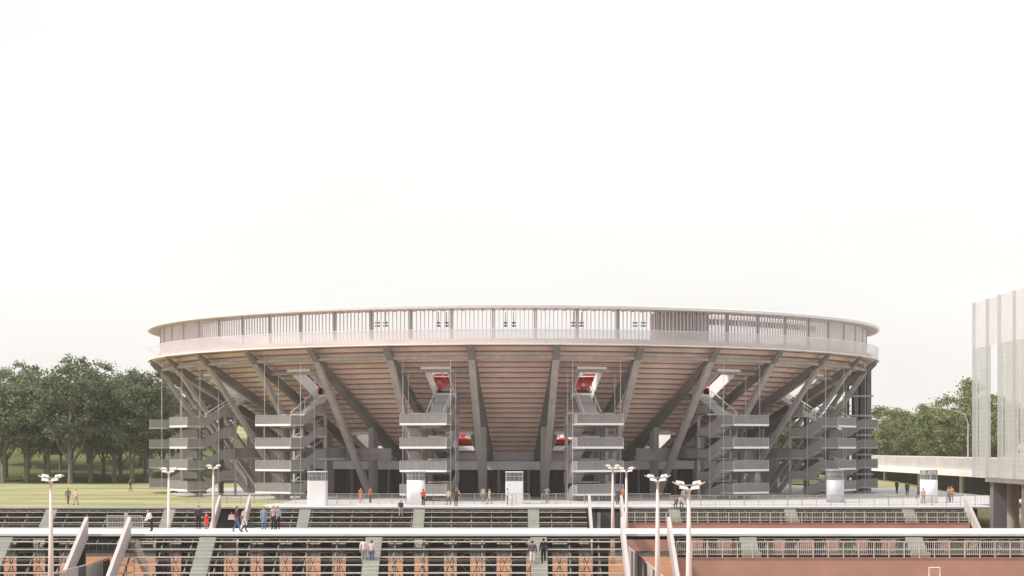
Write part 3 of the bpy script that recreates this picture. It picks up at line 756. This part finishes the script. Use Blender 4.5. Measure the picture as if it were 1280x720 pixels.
# ------------------------------------------------------------------ trees
def tree_meshes(seed, h, cr, th, lm, nclump=78, per=100):
    rr = random.Random(seed)
    t = MB(); lean = rr.uniform(-0.4, 0.4)
    p0 = Vector((0,0,-0.3)); p1 = Vector((lean*0.3, rr.uniform(-0.2,0.2), th*0.6)); p2 = Vector((lean, rr.uniform(-0.3,0.3), th))
    r = 0.2 + h*0.008
    t.tube(p0, p1, r*1.2, r*0.85, 8, False).tube(p1, p2, r*0.85, r*0.6, 8, False)
    tips = []
    for k in range(7):
        a = 2*math.pi*k/7 + rr.uniform(-0.4, 0.4); q = p1 if k % 3 == 0 else p2
        e = q + Vector((math.cos(a)*cr*rr.uniform(0.35,0.6), math.sin(a)*cr*rr.uniform(0.35,0.6), (h-th)*rr.uniform(0.2,0.5)))
        e2 = e + Vector((math.cos(a)*cr*0.25, math.sin(a)*cr*0.25, (h-th)*rr.uniform(0.12,0.3)))
        t.tube(q, e, r*0.42, r*0.22, 6, False).tube(e, e2, r*0.22, r*0.08, 5, False); tips += [e, e2]
    t.tube(p2, p2 + Vector((0,0,(h-th)*0.6)), r*0.55, r*0.12, 6, False)
    L = MB(); zc = th + (h-th)*0.5; hz = (h-th)*0.54
    cl = []
    for _ in range(nclump):
        while True:
            d = Vector((rr.uniform(-1,1), rr.uniform(-1,1), rr.uniform(-1,1)))
            if 0.25 < d.length < 1: break
        d = d * (d.length ** -0.35)
        if d.length > 1: d.normalize()
        wob = 1 + 0.18*math.sin(3*math.atan2(d.y, d.x) + seed)
        squeeze = 1.0 if d.z > -0.3 else 0.8
        cl.append((Vector((d.x*cr*wob*squeeze, d.y*cr*wob*squeeze, zc + d.z*hz)), rr.uniform(0.75, 1.5)*cr/4.8))
    for c, s in cl:
        for _ in range(per):
            g = Vector((rr.gauss(0,0.5), rr.gauss(0,0.5), rr.gauss(0,0.34)))*s
            q = c + g
            nrm = (Vector((rr.uniform(-1,1), rr.uniform(-1,1), rr.uniform(-0.2,1.3))) + g*0.6).normalized()
            u = nrm.orthogonal().normalized(); u = Matrix.Rotation(rr.uniform(0,6.28), 3, nrm) @ u; w = nrm.cross(u)
            a = rr.uniform(0.13, 0.26); b_ = a*rr.uniform(0.55, 0.9)
            L.quad(q - u*a, q - w*b_, q + u*a, q + w*b_)
    return t, L
protoT = []
for i, (h, cr, th, lm) in enumerate(((19.5, 5.0, 5.2, 'leaf'), (17.6, 4.6, 4.6, 'leaf'), (20.5, 5.4, 5.6, 'leaf'), (15.0, 4.6, 3.2, 'leaf2'), (12.5, 4.4, 2.2, 'leaf2'))):
    t, L = tree_meshes(11+i, h, cr, th, lm)
    root = empty('tree'); t.build('trunk', M['bark'], root, fix=False); L.build('crown', M[lm], root, fix=False)
    protoT.append([root, False])
def tree(kind, x, y, label, group, s=1.0, rz=0.0, sq=1.0):
    p = protoT[kind]
    if not p[1]: o = p[0]; p[1] = True
    else: o = copy_tree(p[0])
    o.location = (x, y, tz(x, y)-0.05); o.scale = (s*sq, s*sq, s); o.rotation_euler = (0,0,rz)
    tag(o, label, 'tree', group)
rr = random.Random(5)
GL = 'wood on the bank left of the stadium'; GR = 'trees behind the viaduct on the right'
front = [(4,.93),(34,.96),(60,1.0),(88,1.03),(113,.97),(143,.95),(165,.93),(188,.9)]
ordn = ['first','second','third','fourth','fifth','sixth','seventh','eighth']
for i, (px, s) in enumerate(front):
    Y = 296 + rr.uniform(-3, 4); x = PX(px, Y)
    tree((0,2,1)[i % 3], x, Y, 'dark green tree, %s trunk from the left edge in the wood\'s front row' % ordn[i], GL, s, rr.uniform(0,6), 1.12)
for i in range(11):
    Y = 306 + rr.uniform(-2, 8); x = PX(-12 + i*24 + rr.uniform(-6,6), Y)
    tree((1,0,2)[i % 3], x, Y, 'dark leafy tree in the back rows of the wood left of the stadium', GL, rr.uniform(0.84, 0.96)*(1.04 if i in (3,4) else 1), rr.uniform(0,6))
for i in range(9):
    Y = 322 + rr.uniform(-2, 8); x = PX(2 + i*34 + rr.uniform(-6,6), Y)
    tree((0,1,2)[i % 3], x, Y, 'dark leafy tree in the back rows of the wood left of the stadium', GL, rr.uniform(0.68, 0.78), rr.uniform(0,6), 1.2)
for i in range(13):
    px = 955 + i*24 + rr.uniform(-6,6); Y = (352 if px < 1030 else 412) + rr.uniform(-4, 12)
    tree(3 + i % 2, PX(px, Y), Y, 'olive green tree in the belt of trees behind the viaduct at the right', GR, rr.uniform(0.92, 1.06)*(1.1 if i > 9 else 1)*Y/400, rr.uniform(0,6), 1.25)
for i, (px, Y, s) in enumerate(((1172, 385, 1.1), (1206, 372, 1.3), (1246, 366, 1.25), (1120, 396, 0.95))):
    tree(3 + (i+1) % 2, PX(px, Y), Y, ('rounded sunlit tree left of the street lamp behind the viaduct', 'tallest tree at the right, beside the pavilion screen',
         'pale tree seen through the pavilion screen', 'low rounded tree just right of the lift shaft')[i], GR, s, i*1.3, 1.1)

# ------------------------------------------------------------------ people
SK = mat('skin', (0.50, 0.30, 0.21), 0.6, 0.0, 0.05, 3); HAIRS = {'brown': (0.06,0.035,0.02), 'black': (0.015,0.013,0.012), 'grey': (0.3,0.29,0.28), 'fair': (0.35,0.24,0.12)}
pm = {}
def cloth(c):
    c = tuple(c)
    if c not in pm: pm[c] = mat('cloth', c, 0.9, 0.0, 0.12, 6)
    return pm[c]
def person_mesh(pose, female):
    sw = 0.165 if female else 0.19
    J = {'pelvis':((0,0,.94),.135), 'spine':((0,0.01,1.13),.115 if female else .13), 'chest':((0,0.0,1.31),.14), 'neck0':((0,0.0,1.455),.06), 'neck':((0,-0.012,1.515),.05),
         'head':((0,-0.03,1.60),.088), 'crown':((0,-0.01,1.70),.07)}
    E = [('pelvis','spine'),('spine','chest'),('chest','neck0'),('neck0','neck'),('neck','head'),('head','crown')]
    lean = {'lean': 0.45}.get(pose, 0.0)
    for s, S in ((-1,'l'),(1,'r')):
        hip=(s*.095,0,.90); knee=(s*.10,-.02,.49); ank=(s*.10,.03,.085); toe=(s*.115,-.13,.04)
        sho=(s*sw,0,1.405); elb=(s*(sw+.055),.03,1.13); wri=(s*(sw+.06),-.06,.89)
        if pose == 'walk':
            if s < 0: knee=(s*.1,-.14,.50); ank=(s*.1,-.21,.09); toe=(s*.11,-.37,.06); elb=(s*(sw+.05),.10,1.15); wri=(s*(sw+.05),.12,.90)
            else: knee=(s*.1,.04,.49); ank=(s*.1,.27,.13); toe=(s*.11,.14,.04); elb=(s*(sw+.05),-.05,1.14); wri=(s*(sw+.03),-.22,.97)
        if pose == 'sit':
            knee=(s*.13,-.42,.88); ank=(s*.12,-.40,.47); toe=(s*.13,-.56,.43); elb=(s*(sw+.06),-.1,1.16); wri=(s*.12,-.32,1.0)
        if pose == 'photo':
            elb=(s*(sw+.06),-.16,1.25); wri=(s*.07,-.30,1.50)
        if pose == 'carry' and s > 0:
            elb=(s*(sw+.05),-.06,1.14); wri=(s*.1,-.27,1.12)
        if pose == 'lean':
            elb=(s*(sw+.03),-.25,1.15); wri=(s*(sw),-.5,1.05)
        J['hip'+S]=(hip,.095); J['knee'+S]=(knee,.062); J['ank'+S]=(ank,.045); J['toe'+S]=(toe,.036)
        J['sho'+S]=(sho,.068); J['elb'+S]=(elb,.047); J['wri'+S]=(wri,.033)
        d=(Vector(wri)-Vector(elb)).normalized(); J['palm'+S]=(tuple(Vector(wri)+d*.075),.036)
        E += [('pelvis','hip'+S),('hip'+S,'knee'+S),('knee'+S,'ank'+S),('ank'+S,'toe'+S),('chest','sho'+S),('sho'+S,'elb'+S),('elb'+S,'wri'+S),('wri'+S,'palm'+S)]
    if lean:
        for k_ in J:
            p, r_ = J[k_]
            if p[2] > 0.96 and not k_.startswith(('knee','ank','toe')):
                q = Vector(p) - Vector((0,0,.94)); q = Matrix.Rotation(lean, 3, 'X') @ q; J[k_] = (tuple(q + Vector((0,0,.94))), r_)
    keys = list(J); idx = {k_: i for i, k_ in enumerate(keys)}
    me = bpy.data.meshes.new('body'); me.from_pydata([J[k_][0] for k_ in keys], [(idx[a], idx[b]) for a, b in E], []); me.update()
    o = bpy.data.objects.new('tmp', me); COL.objects.link(o)
    sk = o.modifiers.new('s', 'SKIN'); sk.use_smooth_shade = True
    for i, k_ in enumerate(keys):
        d = me.skin_vertices[0].data[i]; r_ = J[k_][1]
        fx = {'chest': (1.15, .85), 'pelvis': (1.1, .9), 'spine': (1.05, .85)}.get(k_, (1, 1)); d.radius = (r_*fx[0], r_*fx[1]); d.use_root = (k_ == 'pelvis')
    sb = o.modifiers.new('d', 'SUBSURF'); sb.levels = 1; sb.render_levels = 1
    dg = bpy.context.evaluated_depsgraph_get(); ev = o.evaluated_get(dg)
    m2 = bpy.data.meshes.new_from_object(ev)
    bpy.data.objects.remove(o)
    bm = bmesh.new(); bm.from_mesh(m2); bpy.data.meshes.remove(m2)
    segs = [(a, b, Vector(J[a][0]), Vector(J[b][0])) for a, b in E]
    def zone(p):
        best = None; bd = 9
        for a, b, A, B in segs:
            t_ = max(0, min(1, (p-A).dot(B-A)/max(1e-9,(B-A).length_squared))); dd = (p-(A+(B-A)*t_)).length - 0.5*(J[a][1]*(1-t_)+J[b][1]*t_)
            if dd < bd: bd = dd; best = (a, b, t_)
        return best
    Z = []
    for f_ in bm.faces:
        c = f_.calc_center_median(); a, b, t_ = zone(c); Z.append(a + '>' + b + '>%.2f' % t_)
    bm.faces.ensure_lookup_table()
    body = MB(); body.v = [tuple(v_.co) for v_ in bm.verts]; body.f = [tuple(v_.index for v_ in f_.verts) for f_ in bm.faces]
    # face features and fingers
    hx = Vector(J['head'][0]); rot = Matrix.Rotation(lean*0.6, 3, 'X')
    hv = lambda x, y, z: hx + rot @ Vector((x, y, z))
    body.tube(hv(0,-.075,.03), hv(0,-.112,-.01), .010, .016, 6)
    for s in (-1, 1): body.tube(hv(s*.075,.01,-.03), hv(s*.078,.012,.035), .016, .018, 6)
    for s, S in ((-1,'l'),(1,'r')):
        W = Vector(J['wri'+S][0]); P = Vector(J['palm'+S][0]); d = (P-W).normalized(); sd = d.orthogonal().normalized(); up = d.cross(sd)
        for q, (L_, off) in enumerate(((.062,-.03),(.075,-.01),(.07,.01),(.055,.028))):
            a = P + sd*off + d*.01; m_ = a + d*L_*.55 + up*.008; body.tube(a, m_, .010, .009, 5).tube(m_, m_ + (d*.8+up*.6)*L_*.5, .009, .007, 5)
        body.tube(W + d*.03 - sd*.03, W + d*.075 - sd*.06 + up*.01, .011, .009, 5)
    def part(pred, infl):
        g = MB(); mp = {}
        for f_, z_ in zip(bm.faces, Z):
            if pred(z_, f_.calc_center_median()):
                ids = []
                for v_ in f_.verts:
                    if v_.index not in mp: mp[v_.index] = len(g.v); g.v.append(tuple(v_.co + v_.normal*infl))
                    ids.append(mp[v_.index])
                g.f.append(tuple(ids))
        return g
    def seg(z_): a, b, t_ = z_.split('>'); return a, b, float(t_)
    def p_top(z_, c, sl=2):
        a, b, t_ = seg(z_)
        if a in ('spine','chest') and b not in ('neck',): return not (b == 'neck0' and t_ > .85)
        if a == 'pelvis' and b == 'spine': return True
        if a.startswith('sho'): return sl >= 1
        if a.startswith('elb'): return sl >= 2 and t_ < .9
        return False
    def p_leg(z_, c, ln=2):
        a, b, t_ = seg(z_)
        if a == 'pelvis' and b.startswith('hip'): return True
        if a.startswith('hip'): return True if ln >= 1 else t_ < .7
        if a.startswith('knee'): return t_ < .9 if ln >= 2 else t_ < .12 if ln == 1 else False
        return False
    def p_shoe(z_, c): a, b, t_ = seg(z_); return a.startswith('ank')
    def p_hair(z_, c):
        a, b, t_ = seg(z_)
        if a not in ('head','neck','crown'): return False
        q = rot.transposed() @ (c - hx)
        return q.z > .055 or (q.y > .0 and q.z > -.06)
    out = {'body': body, 'hair': part(p_hair, .014), 'shoe': part(p_shoe, .008),
           'top0': part(lambda z_, c: p_top(z_, c, 1), .014), 'top': part(lambda z_, c: p_top(z_, c, 2), .014),
           'leg': part(lambda z_, c: p_leg(z_, c, 2), .010), 'short': part(lambda z_, c: p_leg(z_, c, 1), .014)}
    if female:   # skirt / dress hem
        sk_ = MB(); n_ = 14
        for k_ in range(n_):
            t0, t1 = 2*math.pi*k_/n_, 2*math.pi*(k_+1)/n_
            for (ra, za, rb, zb_) in ((.15,1.02,.19,.84),(.19,.84,.25,.5)):
                sk_.quad((ra*math.cos(t0), ra*.8*math.sin(t0), za),(ra*math.cos(t1), ra*.8*math.sin(t1), za),(rb*math.cos(t1), rb*.85*math.sin(t1), zb_),(rb*math.cos(t0), rb*.85*math.sin(t0), zb_))
        out['skirt'] = sk_
    bm.free()
    return out
pcache = {}
def person(px, fy, h, rz, pose, fem, hair, top, leg, label, shoe=(0.03,0.03,0.03), z=0.0, kind='top', legk='leg', skirt=None, bag=None, Y=None, group='visitors'):
    key = (pose, fem)
    if key not in pcache: pcache[key] = person_mesh(pose, fem)
    P = pcache[key]
    if Y is None: Y = (EYE - z)*F/(fy-560.0)
    o = P['body'].build('person', SK, None, smooth=True, fix=False)
    o.location = (PX(px, Y), Y, z + (0.005 if pose != 'sit' else 0.0)); o.rotation_euler = (0,0,R(rz)); s = h/1.77; o.scale = (s,s,s)
    P['hair'].build('hair', cloth(HAIRS[hair]), o, smooth=True, fix=False)
    P['shoe'].build('shoes', cloth(shoe), o, smooth=True, fix=False)
    P[kind].build('shirt', cloth(top), o, smooth=True, fix=False)
    if skirt: P['skirt'].build('skirt', cloth(skirt), o, smooth=True, fix=False)
    if leg: P[legk].build('trousers' if legk == 'leg' else 'shorts', cloth(leg), o, smooth=True, fix=False)
    tag(o, label, 'person', group)
    if bag:
        c, (bx_, by_, bz_), (w_, d_, hh_) = bag
        b = MB(); m4 = Matrix.Rotation(R(rz), 3, 'Z')
        base = Vector(o.location)
        bb_ = empty('bag', base + m4 @ (Vector((bx_, by_, bz_))*s), R(rz), None, 'bag')
        g = MB(); w2, d2 = w_/2, d_/2
        g.hexa([(-w2,-d2,0),(w2,-d2,0),(w2,d2,0),(-w2,d2,0),(-w2*.8,-d2*.7,hh_),(w2*.8,-d2*.7,hh_),(w2*.8,d2*.7,hh_),(-w2*.8,d2*.7,hh_)])
        g.build('pouch', cloth(c), bb_)
        MB().tube((-w2*.6,0,hh_), (0,0,hh_+.18), .012, n=5).tube((0,0,hh_+.18), (w2*.6,0,hh_), .012, n=5).build('strap', cloth(c), bb_)
        return o, bb_
    return o
W = (0.75,0.72,0.70); PINK = (0.70,0.50,0.48); BLK = (0.02,0.02,0.022); GRY = (0.22,0.21,0.21); NAVY = (0.05,0.06,0.12); JEAN = (0.10,0.14,0.24); ORG = (0.55,0.16,0.05)
BEI = (0.50,0.38,0.27); RED = (0.55,0.05,0.04); BRN = (0.16,0.09,0.06); LBL = (0.32,0.42,0.55); MAR = (0.13,0.05,0.05)
GP = 'visitors on the plaza'; GW = 'visitors on the walkway'; GS = 'visitors on the stands'
person(451, 628.5, 1.66, 20, 'stand', True, 'brown', (0.58,0.18,0.10), None, 'person in an orange dress by the plaza railing', kind='top0', skirt=(0.55,0.16,0.08), group=GP)
person(463, 629, 1.78, 60, 'stand', False, 'brown', ORG, BLK, 'person in an orange top and black trousers by the plaza railing', group=GP)
person(529, 632.0, 1.74, 150, 'stand', False, 'black', RED, BLK, 'person in a red top right of the rounded white kiosk', kind='top0', group=GP)
person(561, 631.5, 1.66, -30, 'walk', True, 'brown', BEI, BRN, 'person in a beige top walking beside a taller person in dark grey', group=GP)
o, bg = person(570, 633.0, 1.90, 20, 'stand', False, 'fair', (0.09,0.085,0.09), (0.05,0.05,0.055), 'tall person in dark grey with a pale bag on the shoulder', group=GP, bag=((0.6,0.5,0.42), (0.24,0.0,1.18), (0.16,0.26,0.28)))
bg['label'] = 'pale shoulder bag of the tall person in dark grey'
o, bg = person(604, 629.5, 1.76, 180, 'stand', False, 'brown', (0.26,0.26,0.27), GRY, 'person in grey with a pale backpack seen from behind', group=GP, bag=((0.45,0.44,0.43), (0.0,0.2,1.05), (0.32,0.16,0.42)))
bg['label'] = 'pale backpack on the person in grey left of the middle kiosk'
person(612, 630.5, 1.66, -60, 'walk', True, 'fair', (0.42,0.34,0.20), (0.40,0.33,0.22), 'person in olive beige clothes left of the middle kiosk', group=GP)
person(634, 631.0, 1.74, 90, 'stand', False, 'black', (0.55,0.55,0.57), (0.10,0.10,0.11), 'person in a light grey top and dark trousers before the middle kiosk', group=GP)
person(640, 632.0, 1.15, -40, 'stand', True, 'fair', (0.62,0.45,0.38), (0.55,0.40,0.34), 'child in pale pink before the middle kiosk', group=GP, kind='top0')
person(684, 629.5, 1.80, 170, 'photo', False, 'brown', (0.24,0.22,0.22), (0.14,0.13,0.13), 'person in grey with raised arms right of the railing gap', group=GP)
person(772, 631.0, 1.78, 30, 'stand', False, 'black', (0.12,0.13,0.16), (0.09,0.10,0.13), 'person in dark blue between the two farthest right lamp posts', group=GP)
person(779, 631.0, 1.84, -20, 'stand', False, 'brown', (0.42,0.17,0.10), (0.10,0.09,0.10), 'person in a rust top between the two farthest right lamp posts', group=GP)
person(855, 631.0, 1.76, 10, 'stand', False, 'brown', (0.36,0.33,0.34), GRY, 'person in grey standing behind the seated pair above the right stand', group=GP)
person(851, 641, 1.7, 5, 'sit', True, 'brown', (0.66,0.52,0.50), (0.06,0.06,0.07), 'person in a pale pink top sitting on the top step of the right stand', z=-0.48, Y=176.4, group=GS)
person(845.5, 641, 1.6, -20, 'sit', False, 'black', (0.16,0.13,0.13), (0.05,0.05,0.06), 'person in dark brown sitting on the top step of the right stand', z=-0.48, Y=176.4, group=GS)
person(1121, 617, 1.75, 30, 'stand', False, 'black', (0.05,0.05,0.05), BLK, 'person all in black on the plaza, left of the four by the rounded kiosk', group=GP)
person(1134, 620, 1.75, -20, 'stand', True, 'black', (0.10,0.09,0.10), BLK, 'person in black holding a white bag left of the rounded kiosk', group=GP)
o, bg = None, None
person(1148, 624, 1.75, 110, 'walk', False, 'brown', (0.13,0.06,0.06), BLK, 'person in dark maroon walking up to the rounded kiosk', group=GP)
person(1154, 630, 1.70, 160, 'walk', False, 'black', (0.46,0.33,0.33), (0.33,0.26,0.28), 'person in dusty pink in front of the rounded kiosk', group=GP)
person(1186, 628, 1.72, 20, 'stand', True, 'fair', (0.62,0.42,0.36), (0.14,0.13,0.30), 'person in a pale pink top and blue trousers at the right end of the plaza', group=GP)
person(1189.5, 628, 1.78, -30, 'stand', True, 'fair', (0.62,0.28,0.07), (0.30,0.24,0.26), 'person in an orange top at the right end of the plaza', group=GP)
person(85, 630.5, 1.75, 30, 'walk', False, 'brown', (0.22,0.21,0.20), (0.18,0.17,0.16), 'person in grey on the lawn, left of the pink one', group='visitors on the lawn')
person(95, 631.5, 1.70, -30, 'walk', True, 'fair', (0.66,0.44,0.42), (0.50,0.30,0.28), 'person in pink on the lawn right of the left lamp post', group='visitors on the lawn')
person(163, 614.5, 1.78, 80, 'walk', False, 'brown', (0.20,0.19,0.18), (0.14,0.13,0.12), 'person in dark grey far out on the lawn near the trees', group='visitors on the lawn')
# on the walkway
person(189.5, 664.3, 1.62, -60, 'lean', False, 'grey', W, BLK, 'person in a white top and black trousers leaning forward beside the left lamp post', group=GW)
person(248, 661.5, 1.76, 20, 'stand', False, 'black', (0.05,0.05,0.055), BLK, 'person all in black on the walkway left of a lamp post', group=GW)
person(258, 661.5, 1.22, -20, 'stand', True, 'brown', RED, None, 'child in a red dress on the walkway beside a lamp post', kind='top', skirt=RED, group=GW)
o, bg = person(296, 665.2, 1.86, 100, 'walk', False, 'black', MAR, JEAN, 'person in a maroon shirt and jeans carrying a pink bag on the walkway', group=GW, bag=(PINK, (-0.05,0.34,0.82), (0.16,0.5,0.34)))
bg['label'] = 'big pale pink bag carried by the person in maroon'
person(305, 665.0, 1.74, 70, 'walk', True, 'black', (0.72,0.60,0.56), NAVY, 'person in a pale top, white skirt and blue trousers on the walkway', kind='top0', skirt=W, group=GW)
person(330, 662, 1.68, 0, 'stand', True, 'brown', (0.20,0.27,0.36), (0.15,0.2,0.28), 'person in blue denim on the walkway', group=GW, skirt=(0.14,0.19,0.27))
person(342, 662, 1.76, -15, 'stand', False, 'brown', (0.42,0.26,0.25), BLK, 'person in a rose top and black trousers standing close to one in light blue', group=GW, kind='top0')
person(347, 661.5, 1.72, 25, 'stand', True, 'brown', LBL, BLK, 'person in a light blue jacket and black trousers on the walkway', group=GW)
# on the stands
def stand_z(k): return -RISE*k
person(501, 646, 1.72, 170, 'walk', False, 'grey', NAVY, (0.35,0.30,0.27), 'person in a navy jacket and shorts climbing the upper middle stand', z=stand_z(2)+0.01, Y=176.2-1.2, legk='short', group=GS)
person(455, 711, 1.76, 180, 'stand', False, 'black', (0.70,0.58,0.56), (0.30,0.28,0.28), 'person in a pale pink shirt and grey trousers going up the lower middle stand', z=stand_z(4)+0.01, Y=121-2.6, group=GS)
person(464.5, 712, 1.64, 175, 'stand', True, 'brown', (0.66,0.52,0.56), JEAN, 'person in a lilac top and jeans on the lower middle stand', z=stand_z(4)+0.01, Y=121-2.6, group=GS)
person(665.5, 718, 1.80, 185, 'stand', False, 'brown', (0.12,0.115,0.12), (0.72,0.70,0.68), 'person in a dark grey top and white shorts on the lower middle stand', z=stand_z(4)+0.01-0.15, Y=121-3.0, legk='short', shoe=(0.5,0.4,0.35), group=GS)
person(679.5, 717, 1.78, 200, 'stand', False, 'black', (0.03,0.025,0.025), BLK, 'person all in black on the stairs of the lower middle stand', z=stand_z(4)+0.01, Y=121-2.8, group=GS)

# ------------------------------------------------------------------ camera, light, sky
cam = bpy.data.cameras.new('camera'); co = bpy.data.objects.new('camera', cam); COL.objects.link(co)
co.location = (0, 0, EYE); co.rotation_euler = (R(90), 0, 0)
cam.sensor_width = 36.0; cam.lens = F/1280*36.0; cam.shift_y = 200/1280; cam.clip_end = 8000; cam.clip_start = 0.5
sc.camera = co
HAZE = 0.00016
EL, AZ = 50.0, -107.0      # azimuth measured from +Y towards +X : sun at the left, a little behind the camera
sd = Vector((math.sin(R(AZ))*math.cos(R(EL)), math.cos(R(AZ))*math.cos(R(EL)), math.sin(R(EL))))
su = bpy.data.lights.new('sun', 'SUN'); su.energy = 3.5; su.angle = R(4); su.color = (1.0, 0.92, 0.85)
so = bpy.data.objects.new('sun', su); COL.objects.link(so); so.rotation_euler = (-sd).to_track_quat('-Z', 'Y').to_euler()
w = bpy.data.worlds.new('World'); sc.world = w; w.use_nodes = True
nt = w.node_tree; n = nt.nodes; l = nt.links
bg = n['Background']; sky = n.new('ShaderNodeTexSky'); sky.sky_type = 'NISHITA'; sky.sun_disc = False
sky.sun_elevation = R(EL); sky.sun_rotation = R(AZ); sky.air_density = 1.5; sky.dust_density = 4.0
tc = n.new('ShaderNodeTexCoord'); mp = n.new('ShaderNodeMapping'); mp.inputs['Scale'].default_value = (1, 1, 3.5)
no = n.new('ShaderNodeTexNoise'); no.inputs['Scale'].default_value = 2.2; no.inputs['Detail'].default_value = 7
cr = n.new('ShaderNodeValToRGB'); cr.color_ramp.elements[0].position = 0.3; cr.color_ramp.elements[1].position = 0.72
cr.color_ramp.elements[0].color = (7.3, 7.12, 6.95, 1); cr.color_ramp.elements[1].color = (8.5, 8.4, 8.28, 1)
mx = n.new('ShaderNodeMix'); mx.data_type = 'RGBA'; mx.inputs['Factor'].default_value = 0.88
l.new(tc.outputs['Generated'], mp.inputs['Vector']); l.new(mp.outputs['Vector'], no.inputs['Vector']); l.new(no.outputs['Fac'], cr.inputs['Fac'])
l.new(sky.outputs['Color'], mx.inputs['A']); l.new(cr.outputs['Color'], mx.inputs['B']); l.new(mx.outputs['Result'], bg.inputs['Color'])
bg.inputs['Strength'].default_value = 0.12
vs = sc.view_settings; vs.view_transform = 'Standard'; vs.look = 'None'; vs.exposure = 0.24; vs.gamma = 1.0; vs.use_curve_mapping = False
sc.cycles.transparent_max_bounces = 24
hz = MB().box(-1500, 1500, -100, 1700, LOW-1.2, 60).build('haze', bpy.data.materials.new('haze')); tag(hz, kind='stuff')
hm = hz.data.materials[0]; hm.use_nodes = True; hn = hm.node_tree.nodes; hn.clear()
ho = hn.new('ShaderNodeOutputMaterial'); hp = hn.new('ShaderNodeVolumePrincipled'); hp.inputs['Color'].default_value = (0.97, 0.95, 0.92, 1)
hp.inputs['Density'].default_value = HAZE; hm.node_tree.links.new(hp.outputs[0], ho.inputs['Volume'])
